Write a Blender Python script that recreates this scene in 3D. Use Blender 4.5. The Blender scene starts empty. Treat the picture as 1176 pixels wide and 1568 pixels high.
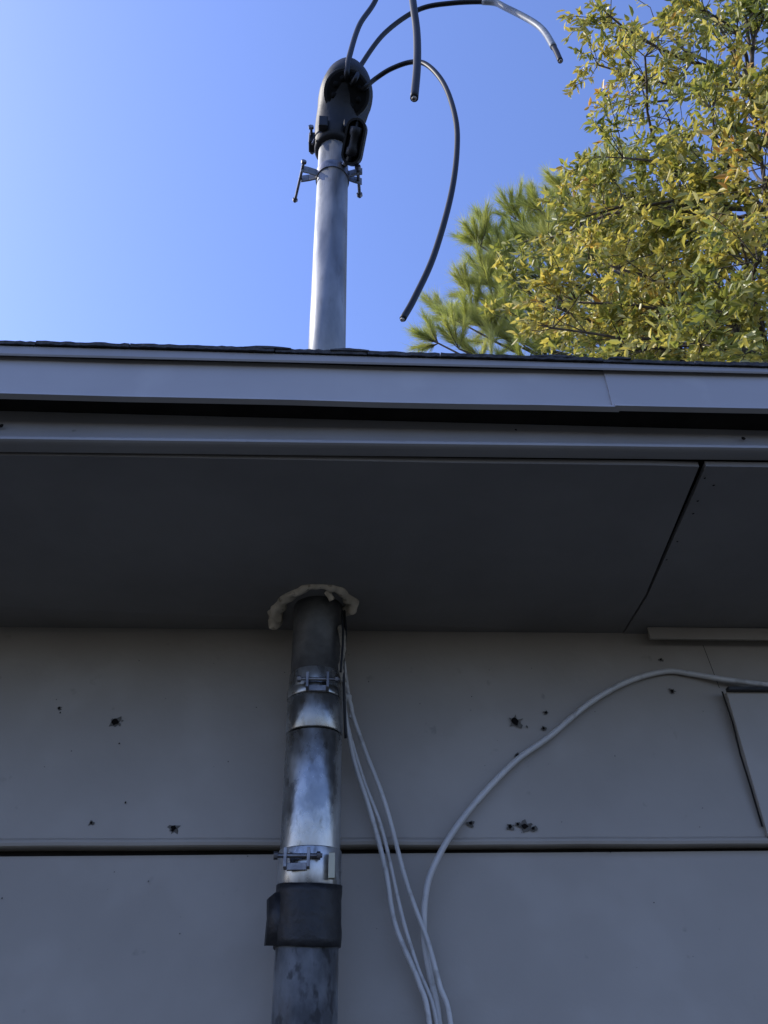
import bpy, bmesh, math, random
import numpy as np
from mathutils import Matrix, Vector, noise
random.seed(7); rng=np.random.default_rng(7)
scene=bpy.context.scene
col=scene.collection

# ------------------------------------------------------------------ helpers
def empty(name,loc=(0,0,0)):
    o=bpy.data.objects.new(name,None); o.location=loc; col.objects.link(o); return o
def mkobj(name,verts,faces,mat,parent=None,smooth=False):
    me=bpy.data.meshes.new(name); me.from_pydata([tuple(v) for v in verts],[],faces); me.update()
    me.materials.append(mat)
    if smooth: me.polygons.foreach_set('use_smooth',[True]*len(me.polygons))
    o=bpy.data.objects.new(name,me); col.objects.link(o)
    if parent: o.parent=parent
    return o
class G:
    def __init__(s): s.v=[]; s.f=[]
    def add(s,v,f):
        n=len(s.v); s.v+= [tuple(p) for p in v]; s.f+=[tuple(i+n for i in q) for q in f]
    def box(s,a,b,M=None):
        x0,y0,z0=a; x1,y1,z1=b
        v=[Vector(p) for p in [(x0,y0,z0),(x1,y0,z0),(x1,y1,z0),(x0,y1,z0),(x0,y0,z1),(x1,y0,z1),(x1,y1,z1),(x0,y1,z1)]]
        if M: v=[M@p for p in v]
        s.add(v,[(0,3,2,1),(4,5,6,7),(0,1,5,4),(1,2,6,5),(2,3,7,6),(3,0,4,7)])
    def rings(s,rings,cap=True):
        n=len(rings[0]); v=[p for r in rings for p in r]; f=[]
        for i in range(len(rings)-1):
            for j in range(n):
                k=(j+1)%n; f.append((i*n+j,i*n+k,(i+1)*n+k,(i+1)*n+j))
        if cap:
            f.append(tuple(range(n-1,-1,-1))); f.append(tuple((len(rings)-1)*n+j for j in range(n)))
        s.add(v,f)
    def tube(s,pts,rad,sides=10,cap=True,lump=0):
        pts=[Vector(p) for p in pts]; N=len(pts)
        if not hasattr(rad,'__len__'): rad=[rad]*N
        t=[(pts[min(i+1,N-1)]-pts[max(i-1,0)]).normalized() for i in range(N)]
        u=t[0].orthogonal().normalized(); R=[]
        for i in range(N):
            u=(u-t[i]*u.dot(t[i])).normalized(); w=t[i].cross(u); ring=[]
            for j in range(sides):
                a=2*math.pi*j/sides; r=rad[i]; q=(u*math.cos(a)+w*math.sin(a))
                if lump: r*=1+lump*noise.noise((pts[i]+q*r)*70)
                ring.append(pts[i]+q*r)
            R.append(ring)
        s.rings(R,cap)
    def cyl(s,a,b,r,sides=24): s.tube([a,b],r,sides)
    def obj(s,name,mat,parent=None,smooth=False,bevel=0):
        o=mkobj(name,s.v,s.f,mat,parent,smooth)
        if bevel:
            m=o.modifiers.new('b','BEVEL'); m.width=bevel; m.segments=2; m.limit_method='ANGLE'
        return o
def cr(P,n=8):
    P=[Vector(p) for p in P]; Q=[P[0]*2-P[1]]+P+[P[-1]*2-P[-2]]; out=[]
    for i in range(1,len(Q)-2):
        a,b,c,d=Q[i-1:i+3]
        for k in range(n):
            t=k/n
            out.append(0.5*((2*b)+(c-a)*t+(2*a-5*b+4*c-d)*t*t+(3*b-a-3*c+d)*t**3))
    out.append(P[-1]); return out

# ------------------------------------------------------------------ materials
def mat(name,c1,c2=None,rough=.6,metal=0,scale=8,detail=4,bump=0,bscale=60,lo=.35,hi=.65,stretch=(1,1,1),spec=.5,extra=None,rvar=0,soft=.04):
    m=bpy.data.materials.new(name); m.use_nodes=True; nt=m.node_tree; N=nt.nodes; L=nt.links
    b=N['Principled BSDF']; b.inputs['Roughness'].default_value=rough; b.inputs['Metallic'].default_value=metal
    b.inputs['Specular IOR Level'].default_value=spec
    tc=N.new('ShaderNodeTexCoord'); mp=N.new('ShaderNodeMapping'); mp.inputs['Scale'].default_value=stretch
    L.new(tc.outputs['Object'],mp.inputs['Vector'])
    n1=N.new('ShaderNodeTexNoise'); n1.inputs['Scale'].default_value=scale; n1.inputs['Detail'].default_value=detail
    n1.inputs['Roughness'].default_value=.6; L.new(mp.outputs[0],n1.inputs['Vector'])
    r=N.new('ShaderNodeValToRGB'); r.color_ramp.elements[0].position=lo; r.color_ramp.elements[1].position=hi
    r.color_ramp.elements[0].color=(*c1,1); r.color_ramp.elements[1].color=(*(c2 or c1),1)
    L.new(n1.outputs['Fac'],r.inputs[0]); out=r.outputs[0]
    if extra:
        for (sc,thr,colr,amt) in (extra if isinstance(extra,list) else [extra]):
            n3=N.new('ShaderNodeTexNoise'); n3.inputs['Scale'].default_value=sc; n3.inputs['Detail'].default_value=3
            L.new(mp.outputs[0],n3.inputs['Vector'])
            r3=N.new('ShaderNodeValToRGB'); r3.color_ramp.elements[0].position=thr; r3.color_ramp.elements[1].position=thr+soft
            r3.color_ramp.elements[0].color=(0,0,0,1); r3.color_ramp.elements[1].color=(amt,amt,amt,1)
            L.new(n3.outputs['Fac'],r3.inputs[0])
            mx=N.new('ShaderNodeMix'); mx.data_type='RGBA'; L.new(r3.outputs[0],mx.inputs[0]); L.new(out,mx.inputs[6]); mx.inputs[7].default_value=(*colr,1)
            out=mx.outputs[2]
    L.new(out,b.inputs['Base Color'])
    if rvar:
        mr=N.new('ShaderNodeMapRange'); mr.inputs[3].default_value=rough-rvar; mr.inputs[4].default_value=rough+rvar
        mr.inputs[1].default_value=.3; mr.inputs[2].default_value=.7
        L.new(n1.outputs['Fac'],mr.inputs[0]); L.new(mr.outputs[0],b.inputs['Roughness'])
    if bump:
        n2=N.new('ShaderNodeTexNoise'); n2.inputs['Scale'].default_value=bscale; n2.inputs['Detail'].default_value=3
        L.new(mp.outputs[0],n2.inputs['Vector'])
        bp=N.new('ShaderNodeBump'); bp.inputs['Strength'].default_value=bump; bp.inputs['Distance'].default_value=.004
        L.new(n2.outputs['Fac'],bp.inputs['Height']); L.new(bp.outputs[0],b.inputs['Normal'])
    return m
M_wall=mat('wall_paint',(.235,.212,.180),(.278,.252,.217),.5,scale=3.0,bump=.16,bscale=45,extra=[(38,.70,(.11,.10,.085),.5),(6,.52,(.30,.275,.24),.35)],soft=.10)
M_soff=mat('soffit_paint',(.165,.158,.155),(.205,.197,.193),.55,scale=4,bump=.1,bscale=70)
M_fas=mat('fascia_paint',(.22,.212,.21),(.26,.252,.25),.42,scale=5,bump=.1,bscale=50,extra=(45,.72,(.08,.075,.07),.5))
M_flash=mat('flashing_paint',(.30,.29,.29),(.34,.33,.33),.36,scale=4,bump=.06,bscale=25,extra=[(60,.73,(.15,.14,.13),.5),(9,.56,(.38,.37,.365),.4)],soft=.08)
M_batt=mat('batten_paint',(.26,.24,.21),(.305,.28,.25),.5,scale=5,bump=.1,bscale=50)
M_dark=mat('gap_shade_dark',(.012,.011,.010),(.02,.018,.016),.95,scale=20,spec=.1)  # near-black colour stands in for the shade inside gaps and recesses
M_shin=mat('asphalt_shingle',(.025,.026,.03),(.06,.06,.062),.95,scale=120,bump=.6,bscale=300)
M_galv=mat('galvanised_steel',(.13,.14,.15),(.25,.26,.27),.48,metal=.5,scale=26,bump=.15,bscale=40,lo=.3,hi=.7,stretch=(1,1,.3),rvar=.08,extra=[(14,.54,(.34,.35,.36),.5),(60,.62,(.09,.085,.08),.4)],soft=.12)
M_galvD=mat('weathered_conduit',(.15,.15,.148),(.33,.33,.32),.40,metal=.55,scale=30,bump=.4,bscale=55,lo=.36,hi=.62,stretch=(1,1,.6),extra=[(70,.56,(.06,.055,.05),.7),(18,.56,(.15,.12,.085),.5)],rvar=.12,soft=.10)
M_slv=mat('coupling_steel',(.20,.205,.205),(.46,.47,.47),.30,metal=.8,scale=26,bump=.32,bscale=26,lo=.36,hi=.64,stretch=(1,1,.6),rvar=.12,extra=[(60,.58,(.08,.075,.065),.7),(14,.57,(.16,.14,.10),.5)],soft=.10)
M_pnt=mat('painted_shaded_conduit',(.045,.045,.045),(.085,.085,.082),.45,metal=.2,scale=30,bump=.3,bscale=60)  # dark grey holds both the paint and the shade under the eave
M_tape=mat('black_tape',(.010,.010,.011),(.020,.020,.021),.5,scale=60,bump=.35,bscale=120,spec=.35)
M_blk=mat('black_cast',(.005,.006,.008),(.011,.012,.014),.55,scale=20,bump=.2,bscale=60,spec=.3)
M_face=mat('black_insulating_disk',(.003,.003,.003),(.006,.006,.006),.85,scale=20,spec=.15)
M_cab=mat('black_cable',(.006,.007,.009),(.010,.011,.014),.5,scale=30,spec=.3)
M_gtape=mat('grey_tape',(.12,.14,.16),(.2,.22,.24),.5,scale=60)
M_cop=mat('wire_core',(.25,.23,.21),(.4,.38,.35),.4,metal=.8,scale=60)
M_white=mat('white_cable_jacket',(.38,.37,.355),(.46,.45,.43),.42,scale=14,extra=(40,.58,(.2,.185,.16),.5),soft=.08)
M_foam=mat('sealant_foam',(.40,.35,.27),(.58,.52,.42),.75,scale=30,bump=.8,bscale=50,extra=(60,.56,(.16,.13,.09),.7),soft=.06)
M_hole=mat('hole_dark',(.006,.005,.004),(.012,.010,.009),.95,scale=50,spec=.1)
M_chip=mat('chipped_paint',(.06,.055,.045),(.12,.11,.095),.9,scale=90)
M_steel=mat('bolt_steel',(.10,.10,.11),(.24,.24,.25),.4,metal=.8,scale=50)
M_bark=mat('bark',(.045,.036,.028),(.12,.095,.07),.9,scale=12,bump=.8,bscale=30)
M_grass=mat('grass',(.026,.028,.018),(.052,.05,.034),.95,scale=3)

def leafmat(name,stops,trans,tc,rough=.45,nscale=.9):
    m=bpy.data.materials.new(name); m.use_nodes=True; nt=m.node_tree; N=nt.nodes; L=nt.links
    b=N['Principled BSDF']; b.inputs['Roughness'].default_value=rough
    g=N.new('ShaderNodeNewGeometry'); t=N.new('ShaderNodeTexCoord'); n=N.new('ShaderNodeTexNoise'); n.inputs['Scale'].default_value=nscale; n.inputs['Detail'].default_value=1
    L.new(t.outputs['Object'],n.inputs['Vector'])
    ma=N.new('ShaderNodeMath'); ma.operation='MULTIPLY_ADD'; L.new(g.outputs['Random Per Island'],ma.inputs[0]); ma.inputs[1].default_value=.55
    mb=N.new('ShaderNodeMath'); mb.operation='MULTIPLY_ADD'; L.new(n.outputs['Fac'],mb.inputs[0]); mb.inputs[1].default_value=1.4; mb.inputs[2].default_value=-.47
    L.new(mb.outputs[0],ma.inputs[2])
    r=N.new('ShaderNodeValToRGB'); e=r.color_ramp.elements
    e[0].position,e[0].color=stops[0][0],(*stops[0][1],1); e[1].position,e[1].color=stops[-1][0],(*stops[-1][1],1)
    for p,c in stops[1:-1]:
        x=e.new(p); x.color=(*c,1)
    L.new(ma.outputs[0],r.inputs[0]); L.new(r.outputs[0],b.inputs['Base Color'])
    tr=N.new('ShaderNodeBsdfTranslucent'); mx=N.new('ShaderNodeMix'); mx.data_type='RGBA'; mx.blend_type='MULTIPLY'; mx.inputs[0].default_value=1
    L.new(r.outputs[0],mx.inputs[6]); mx.inputs[7].default_value=(*tc,1); L.new(mx.outputs[2],tr.inputs[0])
    ms=N.new('ShaderNodeMixShader'); ms.inputs[0].default_value=trans
    L.new(b.outputs[0],ms.inputs[1]); L.new(tr.outputs[0],ms.inputs[2]); L.new(ms.outputs[0],N['Material Output'].inputs[0])
    return m
M_leaf=leafmat('oak_leaves',[(.0,(.11,.14,.035)),(.35,(.24,.26,.07)),(.6,(.42,.385,.12)),(.85,(.56,.48,.15)),(1.,(.48,.27,.08))],.42,(1.5,1.4,.8),rough=.38)
M_need=leafmat('pine_needles',[(.0,(.16,.21,.07)),(.5,(.36,.39,.13)),(1.,(.54,.51,.20))],.42,(1.5,1.5,.8),nscale=.6)

# ------------------------------------------------------------------ house
house=empty('clapboard_house')
XL,XR=-4.5,2.4
def ext(profile,x0,x1,zs=0,slopes=None,steps=1):
    R=[]
    for i in range(steps+1):
        x=x0+(x1-x0)*i/steps
        R.append([(x,y,z+(slopes[k] if slopes else zs)*x) for k,(y,z) in enumerate(profile)])
    return R
g=G()
zb=1.968
for i in range(-6,1):
    b=zb+i*.356; t=min(b+.356-.0075,2.345) if i<0 else 2.345
    prof=[(-.004,t),(-.0235,b+.012),(-.0258,b+.0085),(-.0262,b+.0055),(-.0250,b+.0015),(-.0215,b),(.003,b),(.003,t)]
    R=[]
    for k in range(110):
        x=XL+(XR-XL)*k/109
        w=.0009*math.sin(x*3.1+i)+.0006*math.sin(x*9.7+2*i); q=.0010*noise.noise(Vector((x*9,i,0)))
        R.append([(x,y+(w if j<6 else 0),z+((-.0035*(x+.2)+q) if 0<j<7 else 0)) for j,(y,z) in enumerate(prof)])
    g.rings(R)
g.obj('siding_boards',M_wall,house)
g=G(); g.box((XL+.01,.0045,.16),(XR-.01,.0085,2.34)); g.obj('seam_shade_sheet',M_dark,house)  # dark sheet added so the siding seams read as deep shade
g=G(); g.box((XL,.010,0),(XR,.12,2.5)); g.box((XL,.12,0),(XL+.12,5,2.5)); g.box((XR-.12,.12,0),(XR,5,2.5)); g.box((XL+.12,4.88,0),(XR-.12,5,2.5))
for x in (XL,XR-.12):
    g.add([(x,0.15,2.5),(x,4.85,2.5),(x,2.5,3.25),(x+.12,.15,2.5),(x+.12,4.85,2.5),(x+.12,2.5,3.25)],[(0,1,2),(5,4,3),(0,2,5,3),(2,1,4,5),(1,0,3,4)])
g.obj('walls',M_wall,house)
g=G(); g.box((XL-.02,-.03,0),(XR+.02,.002,.15)); g.obj('foundation',mat('concrete',(.22,.21,.2),(.3,.29,.28),.9,bump=.3),house)
def slab(poly,zfun,th=.008):
    n=len(poly); v=[(x,y,zfun(x,y)) for x,y in poly]+[(x,y,zfun(x,y)+th) for x,y in poly]
    return v,[tuple(range(n-1,-1,-1)),tuple(range(n,2*n))]+[(i,(i+1)%n,n+(i+1)%n,n+i) for i in range(n)]
zf=lambda x,y: 2.323+.0098*x*(-y/.473)
g=G(); xl=XL-.3; 
g.add(*slab([(xl,-.473),(-.2,-.4735),(.15,-.4715),(.4,-.4725),(.4665,-.471),(.507,-.14),(.5105,-.002),(xl,-.002)],zf))
g.add(*slab([(.4745,-.4735),(XR+.3,-.4735),(XR+.3,-.002),(.5125,-.002),(.5105,-.14)],lambda x,y:zf(x,y)-.0012))
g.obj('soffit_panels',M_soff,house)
g=G(); g.box((xl,-.476,2.36),(XR+.3,.004,2.366)); g.obj('soffit_backing',M_dark,house)  # dark sheet, its colour is the shade seen through the soffit gaps
g=G()
p=[(-.478,2.44),(-.4785,2.372),(-.482,2.354),(-.4865,2.3405),(-.4980,2.3348),(-.4995,2.3325),(-.4990,2.3295),(-.496,2.3280),(-.492,2.3272),(-.477,2.3272),(-.4755,2.329),(-.4755,2.44)]
g.rings(ext(p,xl,XR+.3,0,slopes=[.008]*2+[.013]*1+[.0155]*8+[.008],steps=60)); g.obj('fascia_board',M_fas,house)
def flash(x0,x1,dy):
    p=[(-.5165+dy,2.4455),(-.5175+dy,2.410),(-.5175+dy,2.3800),(-.5258+dy,2.3768),(-.5262+dy,2.3738),(-.518+dy,2.3722),(-.5145+dy,2.376),(-.513+dy,2.4455)]
    R=[]; n=50
    for i in range(n+1):
        x=x0+(x1-x0)*i/n; w=.0007*math.sin(x*5+1)+.0004*math.sin(x*17)+.0005*noise.noise(Vector((x*6,0,0)))
        R.append([(x,y+w,z+.0085*x) for y,z in p])
    return R
g=G(); g.rings(flash(xl,.356,0)); g.rings(flash(.349,XR+.3,-.0022)); g.obj('drip_flashing',M_flash,house)
g=G(); g.box((xl,-.5125,2.385),(XR+.3,-.479,2.435)); g.obj('nailer_strip',M_dark,house)  # nailer coloured near-black to put shade up under the flashing
S1=.0015; DZ=.0060     # the eave line runs a touch flatter than the trim under it
g=G(); g.rings(ext([(-.5250,2.4475+DZ),(-.5265,2.4415),(-.5252,2.4392),(-.5235,2.4405),(-.5190,2.4445),(-.5178,2.4475+DZ)],xl,XR+.3,slopes=[S1,.0085,.0085,.0085,.0085,S1],steps=4)); g.obj('drip_edge',M_fas,house)
g=G()
yr=2.5; z0=2.4525+DZ
def roofz(y): return z0+(y+.523)*.325 if y<=yr else z0+(yr+.523)*.325-(y-yr)*.325
v=[]
for x in (xl,XR+.3):
    for y in (-.523,yr,5.53): v+=[(x,y,roofz(y)+S1*(x if y<0 else 0)),(x,y,roofz(y)-.004+S1*(x if y<0 else 0))]
f=[(0,2,8,6),(2,4,10,8),(1,7,9,3),(3,9,11,5),(0,6,7,1),(4,5,11,10),(0,1,3,2),(2,3,5,4),(6,8,9,7),(8,10,11,9)]
g.add(v,f); g.obj('roof_deck_shingles',M_shin,house)
g=G()
x=xl
while x<XR+.3:
    w=random.uniform(.08,.22); d=random.uniform(-.0012,.0012); h=random.uniform(-.0010,.0008)
    zz=S1*x+DZ; a=-.5290+d; top=2.4532+h
    n=max(2,int(w/.006)); R=[]
    for k in range(n+1):
        xx=x+(w-.0012)*k/n; j=random.uniform(-.0007,.0007); q=random.uniform(-.0006,.0009)
        R.append([(xx,a+j,2.4480+zz),(xx,a+j-.0004,top+zz+q),(xx,-.3,top+.074+zz),(xx,-.3,2.521+zz)])
    g.rings(R); x+=w
for cx,w in [(-.01,.05),(.26,.05),(.355,.03),(-.12,.06)]:
    R=[]
    for k in range(9):
        xx=cx+w*k/8; b=.0026*math.sin(math.pi*k/8)+random.uniform(0,.0008); zz=S1*xx+DZ
        R.append([(xx,-.5305,2.4520+zz),(xx,-.5305,2.4530+b+zz),(xx,-.46,2.477+b+DZ),(xx,-.46,2.472+DZ)])
    g.rings(R)
g.obj('eave_shingles',M_shin,house)
g=G(); g.box((.546,-.033,2.299),(XR,-.0265,2.3215)); g.obj('frieze_trim',M_wall,house,bevel=.0015)
g=G()
g.add([(.6560,-.0300,2.205),(.83,-.0300,2.205),(.83,-.0300,1.975),(.6580,-.0300,1.975),(.6560,-.015,2.205),(.83,-.015,2.205),(.83,-.015,1.975),(.6580,-.015,1.975)],
      [(0,3,2,1),(0,1,5,4),(1,2,6,5),(2,3,7,6),(3,0,4,7)])
g.obj('patch_board',M_batt,house,bevel=.001)
g=G()
pts=[(.6505,2.206),(.6535,2.15),(.6515,2.10),(.6535,2.05),(.6545,1.99)]
for (a,b),(c,d) in zip(pts,pts[1:]): g.add([(a-.0016,-.0268,b),(a+.0015,-.0268,b),(c+.0015,-.0268,d),(c-.0016,-.0268,d)],[(0,3,2,1)])
g.add([(.6464,-.012,2.298),(.6474,-.012,2.298),(.6518,-.0195,2.215),(.6508,-.0195,2.215)],[(0,3,2,1)])
g.obj('joint_crack',M_dark,house)
g=G(); g.box((.655,-.0425,2.203),(.83,-.031,2.2085)); g.obj('shadow_and_cable_end',M_tape,house)  # black strip painted as the shadow and dark cable end above the patch
def wally(z): 
    t=(z-zb)/.356 if z>zb else (z-zb+.356)/.356
    return -.0245+.0195*t
def blob(g,x,z,r,off,jag=.35,n=11,sq=1):
    y=wally(z)-off; v=[(x,y-.0002,z)]
    for k in range(n):
        a=2*math.pi*k/n; q=r*(1+random.uniform(-jag,jag)); v.append((x+q*math.cos(a)*sq,y,z+q*math.sin(a)))
    g.add(v,[(0,1+(k+1)%n,1+k) for k in range(n)])
H=[(-429,2178,2.2),(-338,2155,6),(-344,2001,2.2),(-225,1993,4.5),(297,2157,6.5),(350,2173,2.6),(342,2146,2.4),(294,2101,3),(210,1998,3.2),(269,1993,3.4),(291,1993,5.2),(303,1990,3),(281,1996,2.4),(566,2271,2.4),(571,2212,3.2),(-425,2170,1.5),(-300,2030,1.6),(-325,2120,1.5),(-450,1905,1.3),(-430,1790,1.4),(420,1960,1.5),(470,1890,1),(230,2200,1),(-120,2180,1),(450,2100,1)]
a=G(); b=G()
for x,z,r in H:
    x/=1000; z/=1000; r/=1000
    if r>.002: blob(b,x+.0005,z-.0005,r*1.45,.0012,.5,13,1.15)
    if r>.004:
        for _ in range(5): blob(b,x+random.gauss(0,r*1.4),z+random.gauss(0,r*.7),r*.35,.0014,.4,7)
    blob(a,x,z,r*.85,.0022,.35)
for _ in range(46): blob(b,random.uniform(-.5,.62),random.uniform(1.75,2.28),random.uniform(.0004,.0010),.0012,.4,6)
b.obj('paint_chips',M_chip,house); a.obj('nail_holes',M_hole,house)
a=G()
for x,z,r in [(-.447,2.3545,.0038),(-.41,2.355,.0032),(-.48,2.356,.002),(.53,2.365,.003),(.23,2.37,.0015)]:
    v=[(x,-.4855,z)]
    for k in range(9):
        an=2*math.pi*k/9; q=r*random.uniform(.8,1.2); v.append((x+q*math.cos(an),-.4853,z+q*math.sin(an)))
    a.add(v,[(0,1+(k+1)%9,1+k) for k in range(9)])
for x,y in [(.482,-.45),(.492,-.40),(.497,-.37),(.50,-.30),(.502,-.25),(.50,-.435)]:
    zz=zf(x,y)-.0022; v=[(x,y,zz)]
    for k in range(8):
        an=2*math.pi*k/8; q=.0016*random.uniform(.7,1.3); v.append((x+q*math.cos(an),y+q*math.sin(an),zz))
    a.add(v,[(0,1+(k+1)%8,1+k) for k in range(8)])
a.obj('trim_nail_holes',M_hole,house)

# ------------------------------------------------------------------ service mast
mast=empty('service_mast')
MX,MY=-.0225,-.094
def mx(z): return -.0255+(z-1.75)*.0022
g=G(); g.cyl((mx(2.45),MY,2.45),(mx(3.70),MY,3.70),.0385,48); g.obj('upper_pipe',M_galv,mast,True)
g=G(); g.cyl((mx(2.15),MY,2.15),(mx(2.46),MY,2.46),.0392,48); g.obj('painted_shaded_pipe',M_pnt,mast,True)
g=G(); g.cyl((mx(0),MY,0),(mx(1.84),MY,1.84),.0405,48); g.obj('lower_conduit',M_galvD,mast,True)
def band(g,z0,z1,r,n=48):
    R=[]
    for (rr,z) in [(r-.002,z0),(r-.0004,z0+.0006),(r,z0+.0016),(r,z1-.0016),(r-.0004,z1-.0006),(r-.002,z1)]:
        R.append([(mx(z)+rr*math.cos(t),MY+rr*math.sin(t),z) for t in [2*math.pi*k/n for k in range(n)]])
    g.rings(R)
g=G(); band(g,1.89,2.1045,.0410); band(g,2.1055,2.158,.0420); band(g,2.158,2.2,.0408); g.obj('coupling_sleeve',M_slv,mast)
g=G(); band(g,2.158,2.172,.0426); band(g,1.898,1.945,.0428); g.obj('coupling_bands',M_slv,mast)
for o in bpy.data.objects:
    if o.name in('coupling_sleeve','coupling_bands'):
        for p_ in o.data.polygons: p_.use_smooth= len(p_.vertices)==4 and abs(p_.normal.z)<.05
g=G()
def bolt(g,a,b,r,head=1.9):
    a=Vector(a); b=Vector(b); d=(b-a).normalized()
    g.cyl(a,b,r,12); g.cyl(a-d*.001,a+d*r*1.6,r*head,6); g.cyl(b-d*r*2.6,b-d*r*.9,r*head,6)
for z in (2.170,1.926):
    dx=0 if z>2 else -.02
    bolt(g,(-.050+dx,MY-.050,z+.004),(.012+dx,MY-.048,z+.004),.0028)
    for x in (-.036,-.006):
        g.box((x+dx-.002,MY-.057,z-.011),(x+dx+.002,MY-.036,z+.013))
    g.box((-.034+dx,MY-.047,z-.013),(-.008+dx,MY-.040,z-.004))
g.obj('coupling_bolts',M_steel,mast,bevel=.0006)
g=G(); g.box((.000,MY-.0445,1.903),(.0085,MY-.036,1.935)); g.obj('coupling_tab',mat('brass_tab',(.22,.21,.15),(.32,.30,.22),.4,metal=.6),mast,bevel=.001)
g=G(); R=[]
for i in range(9):
    z=1.828+(1.9-1.828)*i/8; rr=.0432+(.0006 if i%3 else 0)
    R.append([(mx(z)+(rr+.0005*math.sin(5*t+i))*math.cos(t),MY+(rr+.0005*math.sin(5*t+i))*math.sin(t),z+.002*math.sin(t*2+1)) for t in [2*math.pi*k/56 for k in range(56)]])
g.rings(R); g.obj('black_tape_wrap',M_tape,mast,True)
g=G(); V=[]
for i,(x,y) in enumerate([(-.055,-.118),(-.068,-.115),(-.076,-.108),(-.079,-.098)]):
    V+=[(x,y,1.829+.001*i),(x+.0015,y-.002,1.862),(x,y,1.892-.003*i+.002*(i%2))]
F=[]
for i in range(3):
    for j in range(2): a0=i*3+j; F.append((a0,a0+3,a0+4,a0+1))
g.add(V,F); o=g.obj('tape_flap',M_tape,mast,True); s=o.modifiers.new('s','SOLIDIFY'); s.thickness=.0008
g=G()
P=[(-.094,-.050,2.310),(-.096,-.062,2.312),(-.091,-.088,2.316),(-.079,-.118,2.319),(-.060,-.145,2.320),(-.038,-.160,2.320),(-.020,-.164,2.320),(-.004,-.160,2.320),(.008,-.153,2.319),(.018,-.138,2.319),(.027,-.118,2.316),(.028,-.102,2.313),(.020,-.088,2.310)]
rad=[.006,.0145,.0115,.0085,.0090,.0068,.0045,.0062,.0090,.0060,.0085,.0110,.006]
C_=cr(P,8); rr=[]
for i in range(len(C_)):
    t=i/8; k=min(int(t),len(rad)-2); rr.append((rad[k]*(1-(t-k))+rad[k+1]*(t-k)))
g.tube(C_,rr,18,lump=.75)
g.tube(cr([(-.010,-.150,2.318),(-.006,-.148,2.312),(-.002,-.144,2.306)],4),[.0055]*9,10,lump=.5)
g.obj('sealant_foam',M_foam,mast,True)
g=G()
g.tube(cr([(.018,-.10,2.31),(.020,-.12,2.26),(.017,-.125,2.21),(.019,-.115,2.16),(.022,-.10,2.10)]),.0022,8)
g.tube(cr([(.014,-.12,2.30),(.016,-.13,2.25),(.013,-.132,2.19)]),.0018,8)
g.obj('ground_wires',M_blk,mast,True)
g=G()
C_=cr([(.012,-.118,2.272),(.015,-.124,2.255),(.016,-.126,2.23),(.014,-.124,2.20),(.018,-.116,2.18)],5); g.tube(C_,[.0032+.0016*abs(math.sin(i*1.7))for i in range(len(C_))],8,lump=.6); g.obj('sealant_drip',mat('dirty_sealant',(.10,.09,.07),(.28,.25,.20),.8,scale=60,bump=.5),mast,True)

# weatherhead
def ering(cx,cy,cz,rx,ry,n=40,tilt=0,tx=0):
    return [(cx+rx*math.cos(t),cy+ry*math.sin(t),cz+ry*math.sin(t)*tilt+rx*math.cos(t)*tx) for t in [2*math.pi*k/n for k in range(n)]]
g=G()
S=[(-.0215,-.096,3.640,.044,.044,0),(-.0205,-.098,3.645,.050,.050,0),(-.018,-.100,3.70,.054,.052,0),(-.014,-.102,3.735,.058,.055,.0),
   (-.008,-.108,3.765,.062,.062,.05),(-.000,-.118,3.79,.067,.073,.10),(.004,-.130,3.815,.070,.086,.12),(.008,-.137,3.83,.0715,.092,.12),(.010,-.138,3.845,.071,.092,.12),
   (.012,-.137,3.875,.066,.088,.10),(.013,-.133,3.905,.056,.078,.05),(.014,-.130,3.925,.042,.06,0),(.015,-.125,3.938,.02,.03,0),(.015,-.125,3.941,.005,.006,0)]
g.rings([ering(cx,cy,cz,rx,ry,40,t) for cx,cy,cz,rx,ry,t in S])
g.obj('weatherhead_body',M_blk,mast,True)
n_=Vector((.02,-.62,-.78)).normalized(); c=Vector((.010,-.176,3.783))
g=G(); g.cyl(c-n_*.030,c+n_*.006,.061,48); g.obj('weatherhead_rim',M_blk,mast,bevel=.004)
g=G(); g.cyl(c+n_*.0062,c+n_*.0085,.052,48); g.obj('insulating_disk',M_face,mast,bevel=.001)
g=G()
u=n_.orthogonal().normalized(); w_=n_.cross(u)
for an in (20,65,110,160,205,250,300,340):
    q=c+n_*.008+(u*math.cos(math.radians(an))+w_*math.sin(math.radians(an)))*.034
    g.cyl(q,q+n_*.002,.008,16)
g.obj('disk_bushings',M_face,mast,True)
g=G()
g.box((-.086,-.112,3.66),(-.066,-.080,3.705)); g.box((.026,-.112,3.662),(.044,-.084,3.70))
g.box((-.060,-.160,3.655),(-.036,-.140,3.70)); g.box((.004,-.160,3.655),(.026,-.138,3.69))
g.obj('weatherhead_clamp',M_blk,mast,bevel=.003)
g=G(); bolt(g,(-.080,-.135,3.69),(-.078,-.06,3.69),.0038); bolt(g,(.038,-.130,3.68),(.038,-.06,3.68),.0035)
g.tube([(-.070,-.12,3.655),(-.075,-.125,3.625)],.003,8); g.obj('clamp_screw',M_steel,mast)
def stadium(w,h,n=12):
    pts=[]; r=w/2
    for k in range(n+1): t=math.pi*k/n; pts.append((r*math.cos(t),h/2-r+r*math.sin(t)))
    for k in range(n+1): t=math.pi+math.pi*k/n; pts.append((r*math.cos(t),-h/2+r+r*math.sin(t)))
    return pts
Mx=Matrix.Translation((.030,-.172,3.562))@Matrix.Rotation(math.radians(16),4,'Y')@Matrix.Rotation(math.radians(50),4,'X')
g=G(); O=stadium(.050,.108); I=stadium(.039,.097); n=len(O)
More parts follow.
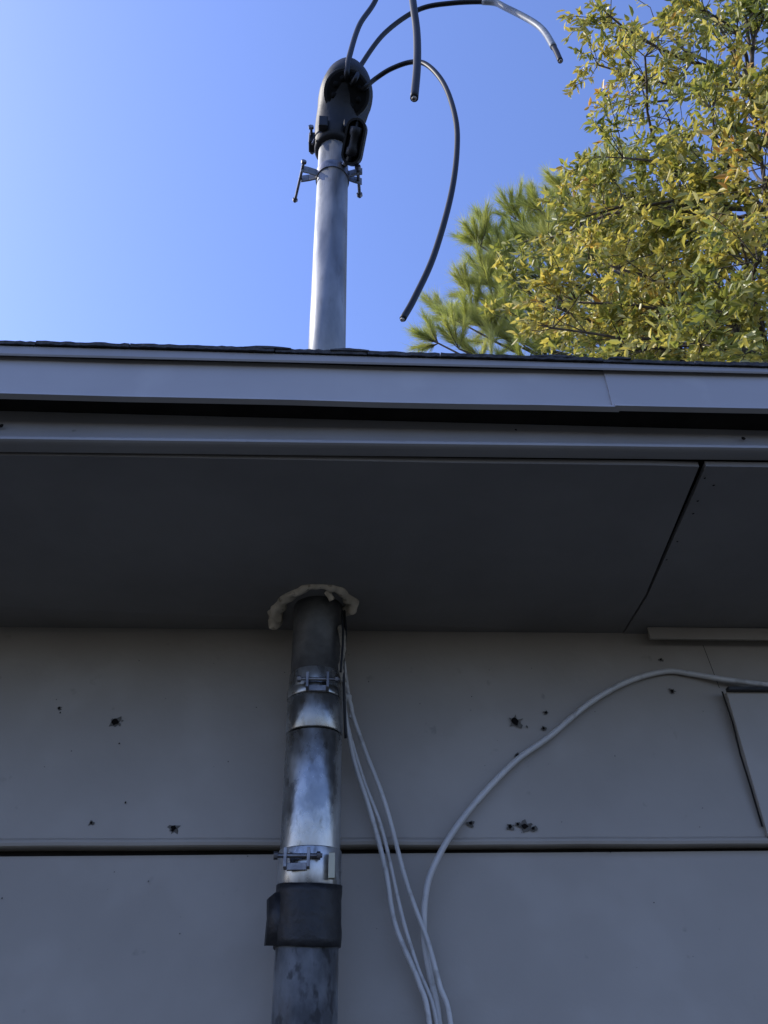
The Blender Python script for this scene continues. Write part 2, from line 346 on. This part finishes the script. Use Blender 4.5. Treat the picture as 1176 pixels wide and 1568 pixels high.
v=[Mx@Vector((x,-.009,z)) for x,z in O]+[Mx@Vector((x,-.009,z)) for x,z in I]+[Mx@Vector((x,.014,z)) for x,z in O]+[Mx@Vector((x,.014,z)) for x,z in I]
f=[]
for i in range(n):
    j=(i+1)%n; f+=[(i,j,n+j,n+i),(2*n+i,3*n+i,3*n+j,2*n+j),(i,2*n+i,2*n+j,j),(n+i,n+j,3*n+j,3*n+i)]
g.add(v,f); g.add([Mx@Vector((x,.008,z)) for x,z in I],[tuple(range(n))])
g.obj('clevis_strap',M_blk,mast)
g=G(); R=[]
for z,r in [(-.034,.009),(-.032,.0155),(-.018,.0155),(-.011,.012),(.0,.0110),(.011,.012),(.018,.0155),(.032,.0155),(.034,.009)]:
    R.append([Mx@Vector((r*math.cos(t),r*math.sin(t)-.002,z)) for t in [2*math.pi*k/24 for k in range(24)]])
g.rings(R); g.cyl(Mx@Vector((0,-.004,-.047)),Mx@Vector((0,-.004,.048)),.004,10)
g.obj('spool_insulator',M_blk,mast,True)
g=G(); g.tube([(.006,-.128,3.53),(.016,-.14,3.54),(.024,-.155,3.555)],.007,10); g.obj('clevis_post',M_steel,mast)
g=G()
def mring(z,r): return [(mx(z)+r*math.cos(t),MY+r*math.sin(t),z) for t in [2*math.pi*k/48 for k in range(48)]]
g.rings([mring(3.515,.0385),mring(3.515,.0418),mring(3.543,.0418),mring(3.543,.0385)])
g.obj('clamp_band',M_steel,mast,False)
g=G()
for sx,x0,x1 in ((-1,-.060,-.100),(1,.016,.052)):
    for yy,sg in ((-.116,-1),(-.088,1)):
        P=[(x0,yy+ .010*(-sg),3.529),((x0+x1)/2,yy+.004*-sg,3.529),(x1,yy,3.529)]
        for (a_,b_) in zip(P,P[1:]):
            a_=Vector(a_); b_=Vector(b_)
            g.add([a_+Vector((0,-.0018,-.013)),b_+Vector((0,-.0018,-.013)),b_+Vector((0,-.0018,.013)),a_+Vector((0,-.0018,.013)),a_+Vector((0,.0018,-.013)),b_+Vector((0,.0018,-.013)),b_+Vector((0,.0018,.013)),a_+Vector((0,.0018,.013))],[(0,1,2,3),(7,6,5,4),(0,4,5,1),(1,5,6,2),(2,6,7,3),(3,7,4,0)])
g.obj('clamp_ears',M_galv,mast,bevel=.001)
g=G(); bolt(g,(-.092,-.135,3.531),(-.118,-.025,3.525),.0036); bolt(g,(.040,-.128,3.531),(.048,-.045,3.527),.0042)
g.obj('clamp_bolts',M_steel,mast)
def wire(name,P,r,m=M_cab,core=True):
    g=G(); g.tube(cr(P,9),r,14); g.obj(name,m,mast,True)
    if core:
        a_=Vector(P[-1]); d=(a_-Vector(P[-2])).normalized(); g=G()
        u=d.orthogonal().normalized(); w=d.cross(u)
        g.cyl(a_,a_+d*.003,r*.62,12)
        for k in range(6):
            q=a_+(u*math.cos(k*math.pi/3)+w*math.sin(k*math.pi/3))*r*.4; g.cyl(q,q+d*.0045,r*.22,8)
        g.obj(name+'_strands',M_cop,mast,True)
wire('conductor_1',[(.008,-.20,3.80),(.010,-.222,3.805),(.016,-.225,3.88),(.043,-.205,4.10),(.091,-.20,4.274),(.125,-.26,4.37),(.143,-.35,4.36),(.147,-.44,4.10),(.143,-.50,3.75),(.138,-.53,3.475),(.140,-.53,3.335),(.135,-.53,3.208),(.125,-.53,3.092)],.0074)
c2=[(.022,-.195,3.79),(.034,-.215,3.79),(.050,-.20,3.895),(.114,-.21,4.052),(.208,-.23,4.154),(.299,-.25,4.159),(.404,-.27,4.131),(.442,-.28,4.077),(.509,-.30,3.933),(.522,-.32,3.777),(.523,-.33,3.687)]
wire('conductor_2',c2,.0066)
cc=cr(c2,9); g=G(); a0=6*9-2; g.tube(cc[a0:-9],.0082,14); g.obj('conductor_grey_wrap',M_gtape,mast,True)
wire('conductor_3',[(.045,-.18,3.79),(.060,-.195,3.785),(.086,-.203,3.814),(.125,-.224,3.825),(.175,-.243,3.825),(.212,-.262,3.773),(.244,-.281,3.642),(.255,-.30,3.461),(.249,-.30,3.328),(.224,-.30,3.159),(.179,-.30,2.967),(.137,-.30,2.843),(.113,-.30,2.784)],.0062)

# ------------------------------------------------------------------ white cables on wall
def wcable(P,r):
    g=G(); g.tube(cr([(x/1000,yy/1000,z/1000) for x,yy,z in P],8),r,12)
    return g.obj('white_cable',M_white,None,True)
wcable([(800,-35,2203),(734,-35,2213),(700,-26,2222),(663,-24,2228),(610,-17,2241),(566,-15,2246),(494,-19,2225),(420,-24,2184),(347,-25,2129),(290,-28,2091),(234,-32,2041),(190,-36,1994),(160,-37,1953),(139,-36,1910),(132,-33,1852),(139,-29,1798),(147,-28,1748),(150,-32,1600),(150,-32,1300),(148,-32,1050)],.0047)
wcable([(18,-70,2235),(22,-62,2212),(31,-52,2163),(53,-48,2098),(82,-46,2020),(107,-44,1923),(121,-42,1881),(136,-42,1841),(149,-42,1790),(161,-40,1746),(166,-38,1600),(160,-36,1100)],.0034)
wcable([(17,-80,2225),(19,-64,2172),(34,-55,2088),(60,-50,2007),(80,-48,1931),(92,-46,1861),(120,-46,1796),(133,-44,1747),(140,-40,1600),(135,-36,1100)],.0036)
wcable([(20,-72,2220),(23,-56,2148),(50,-45,2056),(77,-42,1984),(102,-40,1873),(121,-38,1811),(143,-34,1750),(152,-34,1600),(145,-36,1100)],.0030)
g=G(); g.tube(cr([(.022,-.058,2.185),(.029,-.055,2.172),(.032,-.050,2.160),(.030,-.048,2.150)],5),[.005,.007,.008,.006,.004]+[.004]*11,10); g.obj('cable_tie',M_white,None,True)

# ------------------------------------------------------------------ ground
g=G(); g.add([(-150,-150,0),(150,-150,0),(150,150,0),(-150,150,0)],[(0,1,2,3)]); g.obj('ground',M_grass)

# ------------------------------------------------------------------ trees
def unit(v): return v/np.maximum(np.linalg.norm(v,axis=-1,keepdims=True),1e-9)
def fastmesh(name,V,idx,k,m,parent):
    nf=len(idx)//k; me=bpy.data.meshes.new(name); me.vertices.add(len(V)); me.vertices.foreach_set('co',V.astype(np.float32).ravel())
    me.loops.add(nf*k); me.loops.foreach_set('vertex_index',idx.astype(np.int32))
    me.polygons.add(nf); me.polygons.foreach_set('loop_start',np.arange(0,nf*k,k,dtype=np.int32)); me.polygons.foreach_set('loop_total',np.full(nf,k,dtype=np.int32))
    me.update(); me.validate(); me.materials.append(m); o=bpy.data.objects.new(name,me); col.objects.link(o); o.parent=parent; return o
def limb(g,a,b,r0,r1,sag=0,sides=7,wig=.08):
    a=Vector(a); b=Vector(b); L=(b-a).length; P=[]; n=7
    off=Vector((random.uniform(-1,1),random.uniform(-1,1),random.uniform(-.3,.6)))*wig*L
    for i in range(n+1):
        t=i/n; p=a.lerp(b,t)+off*math.sin(math.pi*t)+Vector((0,0,sag*L*math.sin(math.pi*t)))
        p+=Vector((random.uniform(-1,1),random.uniform(-1,1),random.uniform(-1,1)))*.015*L*(0 if i in(0,n) else 1); P.append(p)
    g.tube(P,[r0+(r1-r0)*(i/n)**.8 for i in range(n+1)],sides); return P

oak=empty('oak_tree')
A="26,22,101 33,25,108 33,19,96 40,22,101 27,28,104 27,21,91 34,24,97 33,19,85 31,31,102 30,25,88 29,19,78 36,22,83 25,26,83 32,30,89 31,24,78 30,18,69 25,31,86 21,28,77 29,32,85 29,26,75 28,20,66 20,33,81 21,28,71 29,32,77 29,26,68 28,20,61 19,34,77 19,29,67 26,34,72 26,28,65 26,22,58 18,34,73 17,30,65 23,35,69 24,29,62 24,23,56 31,27,60 36,16,81 39,23,79 34,22,63 28,20,53 38,20,110 32,21,111 43,18,105"
clumps=[Vector([float(q)/10 for q in s.split(',')]) for s in A.split()]
for i in (18,19,20,23,24,25,28,29,30,34,35,36): # a second, deeper layer behind the lower crown
    p=clumps[i]; clumps.append(p+Vector((.42+random.uniform(-.2,.2),.75,.95+random.uniform(-.2,.2))))
nvis=len(clumps)
base=Vector((4.7,3.2,0))
for _ in range(20):
    while True:
        p=Vector((random.uniform(3.4,7.2),random.uniform(1.2,6),random.uniform(5.6,11.6)))
        q=((p.x-5.0)/2.3)**2+((p.y-3.6)/2.4)**2+((p.z-8.4)/3.2)**2
        if .3<q<1: break
    clumps.append(p)
g=G()
tr=[base,Vector((4.75,3.15,1.8)),Vector((4.8,3.1,3.6)),Vector((4.75,3.1,5.2)),Vector((4.8,3.2,7.0)),Vector((4.7,3.0,8.8)),Vector((4.5,2.8,10.2))]
T=cr(tr,6); g.tube(T,[.24*(1-i/len(T))**.8+.03 for i in range(len(T))],12)
hubs=[]
for hz,dx,dy in [(5.0,-1.1,.1),(6.0,-1.5,-.3),(6.8,-1.3,.7),(7.6,-1.2,-.6),(8.6,-1.0,.3),(9.6,-.7,-.5),(6.2,1.4,.6),(7.6,1.3,1.4),(8.8,.9,-.4),(5.6,.4,-1.2),(7.2,-.2,2.0),(9.8,.2,.8)]:
    tz=min(T,key=lambda p:abs(p.z-(hz-.8))); h=Vector((tz.x+dx,tz.y+dy,hz)); limb(g,tz,h,.06,.03,wig=.12,sides=8); hubs.append(h)
leaves_p=[];leaves_d=[]
for ci,c in enumerate(clumps):
    h=min(hubs,key=lambda q:(q-c).length+ (0.5 if q.z>c.z+.3 else 0)); P=limb(g,h,c,.022,.009,wig=.10,sides=6)
    dirc=(c-h).normalized()
    sparse=.5 if ci in(8,5,9,1,6,13) else (1 if ci<nvis else .8)
    for k in range(15 if ci<nvis else 8):
        st=P[random.choice([4,5,6,7,7])]; 
        d=(dirc*.5+Vector((random.gauss(0,1),random.gauss(0,1),random.gauss(0,.8)+.1))*.75).normalized(); L=random.uniform(.28,.62)
        e=st+d*L-Vector((0,0,.10*L)); Q=[st,st+d*L*.35+Vector((random.gauss(0,.03),random.gauss(0,.03),random.gauss(0,.02))),st+d*L*.7+Vector((random.gauss(0,.03),random.gauss(0,.03),0)),e]
        g.tube(Q,[.006,.0045,.0035,.002],3,False)
        for _ in range(int(random.uniform(22,38)*sparse)):
            t=random.uniform(.2,1)**.7*3; i=min(int(t),2); p=Q[i].lerp(Q[i+1],t-i)
            leaves_p.append(p); leaves_d.append(d*.5+Vector((random.gauss(0,.6),random.gauss(0,.6),random.gauss(-.25,.5))))
g.obj('trunk_and_limbs',M_bark,oak,True)
P=np.array([tuple(p) for p in leaves_p]); D=unit(np.array([tuple(d) for d in leaves_d])); n=len(P)
P=P+rng.normal(0,.022,(n,3)); L=rng.uniform(.05,.110,(n,1)); W=L*rng.uniform(.36,.52,(n,1))
R_=unit(np.cross(D,rng.normal(0,1,(n,3)))); N_=np.cross(D,R_); cN=.25*W
V=np.stack([P,P+D*L*.3+R_*W*.42+N_*cN*.8,P+D*L*.65+R_*W*.36+N_*cN*.6,P+D*L-N_*L*.12,P+D*L*.65-R_*W*.36+N_*cN*.6,P+D*L*.3-R_*W*.42+N_*cN*.8],1).reshape(-1,3)
fastmesh('leaves',V,(np.arange(n)[:,None]*6+np.array([[0,1,2,3,0,3,4,5]])).ravel(),4,M_leaf,oak)

pine=empty('pine_tree')
B="15,70,106 18,76,118 21,72,120 23,68,127 27,73,136 30,69,136 33,65,133 40,68,142 43,63,137 44,59,135 25,74,126 28,70,126 33,65,124 42,67,134 23,72,112 18,70,105 29,73,117 34,68,115 38,63,117 47,65,128 28,70,106 33,65,102 42,67,108 46,61,113 46,58,98 54,60,107"
pc=[Vector([float(q)/10 for q in s.split(',')]) for s in B.split()]
pc+=[Vector(p) for p in [(2.2,7.4,11.6),(2.6,7.2,12.2),(2.4,7.0,12.0),(3.1,7.0,12.9),(3.6,6.7,13.0),(2.0,7.1,11.1),(2.6,7.0,11.2),(3.2,6.9,12.1)]]; npv=len(pc)
for z in np.arange(6.0,13.5,.8):
    for k in range(2):
        a_=random.uniform(-1.2,2.6); r=random.uniform(1.0,2.6)*(1-.3*(z-6)/8); pc.append(Vector((5.4+r*math.cos(a_),7.6+r*math.sin(a_),z)))
g=G(); tb=Vector((5.5,7.7,0))
T=cr([tb,Vector((5.4,7.65,4)),Vector((5.2,7.5,8)),Vector((4.9,7.3,11.5)),Vector((4.7,7.1,13.2)),Vector((4.5,6.9,14.1))],6)
g.tube(T,[.26*(1-i/len(T))**.9+.02 for i in range(len(T))],12)
NV=[]
for ci,c in enumerate(pc):
    s=min(T,key=lambda p:abs(p.z-(c.z-.45*math.hypot(c.x-p.x,c.y-p.y)))); P=limb(g,s,c,.05,.014,sag=-.06,wig=.04,sides=6)
    dirc=(c-s).normalized(); vis=ci<npv
    for k in range(15 if vis else 7):
        st=P[random.choice([5,6,6,7,7,7])]; d=(dirc*.40+Vector((random.gauss(-.1,.5),random.gauss(-.1,.5),random.uniform(.0,1.1)))).normalized(); L_=random.uniform(.25,.55)
        e=st+d*L_+Vector((0,0,.08)); g.tube([st,st.lerp(e,.5)-Vector((0,0,.03)),e],[.009,.007,.004],3,False)
        m=240 if vis else 60; t=rng.uniform(.2,1.0,(m,1)); base_=np.array(st)*(1-t)+np.array(e)*t
        D=unit(np.array(d)*rng.uniform(.7,1.5,(m,1))+rng.normal(0,.38,(m,3))+np.array([0,0,.30])); Ln=rng.uniform(.18,.33,(m,1))
        Rr=unit(np.cross(D,rng.normal(0,1,(m,3))))*(.0034 if vis else .006)
        tip=base_+D*Ln-np.array([0,0,.02])
        NV.append(np.stack([base_-Rr,base_+Rr,tip],1).reshape(-1,3))
g.obj('trunk_and_limbs',M_bark,pine,True)
NV=np.concatenate(NV); fastmesh('needles',NV,np.arange(len(NV)),3,M_need,pine)

# ------------------------------------------------------------------ light
az=math.radians(-80); el=math.radians(40)
S=Vector((math.sin(az)*math.cos(el),math.cos(az)*math.cos(el),math.sin(el)))
ld=bpy.data.lights.new('sun','SUN'); ld.energy=5; ld.angle=math.radians(.5); ld.color=(1,.94,.84)
lo=bpy.data.objects.new('sun',ld); lo.rotation_euler=S.to_track_quat('Z','Y').to_euler(); lo.location=(-5,5,12); col.objects.link(lo)
w=bpy.data.worlds.new('World'); scene.world=w; w.use_nodes=True; nt=w.node_tree
sk=nt.nodes.new('ShaderNodeTexSky'); sk.sky_type='NISHITA'; sk.sun_disc=False; sk.sun_elevation=el; sk.sun_rotation=az
sk.air_density=1.0; sk.dust_density=.6; sk.ozone_density=1.8
tm=nt.nodes.new('ShaderNodeMix'); tm.data_type='RGBA'; tm.blend_type='MULTIPLY'; tm.inputs[0].default_value=1; tm.inputs[7].default_value=(1.62,1.66,2.25,1); tm.clamp_result=False
nt.links.new(sk.outputs[0],tm.inputs[6])
bg=nt.nodes['Background']; bg.inputs[1].default_value=.15; nt.links.new(tm.outputs[2],bg.inputs[0])
scene.view_settings.view_transform='Standard'; scene.view_settings.look='None'; scene.view_settings.exposure=0

# ------------------------------------------------------------------ camera
cd=bpy.data.cameras.new('camera'); cam=bpy.data.objects.new('camera',cd); col.objects.link(cam)
cd.sensor_fit='VERTICAL'; cd.sensor_height=36; cd.lens=28; cd.clip_start=.05; cd.clip_end=1000
Rm=(Matrix.Rotation(math.radians(-4.3),4,'Z')@Matrix.Rotation(math.radians(125),4,'X')@Matrix.Rotation(math.radians(-1.4),4,'Z'))
cam.matrix_world=Matrix.Translation((0,-1.25,1.7))@Rm
scene.camera=cam
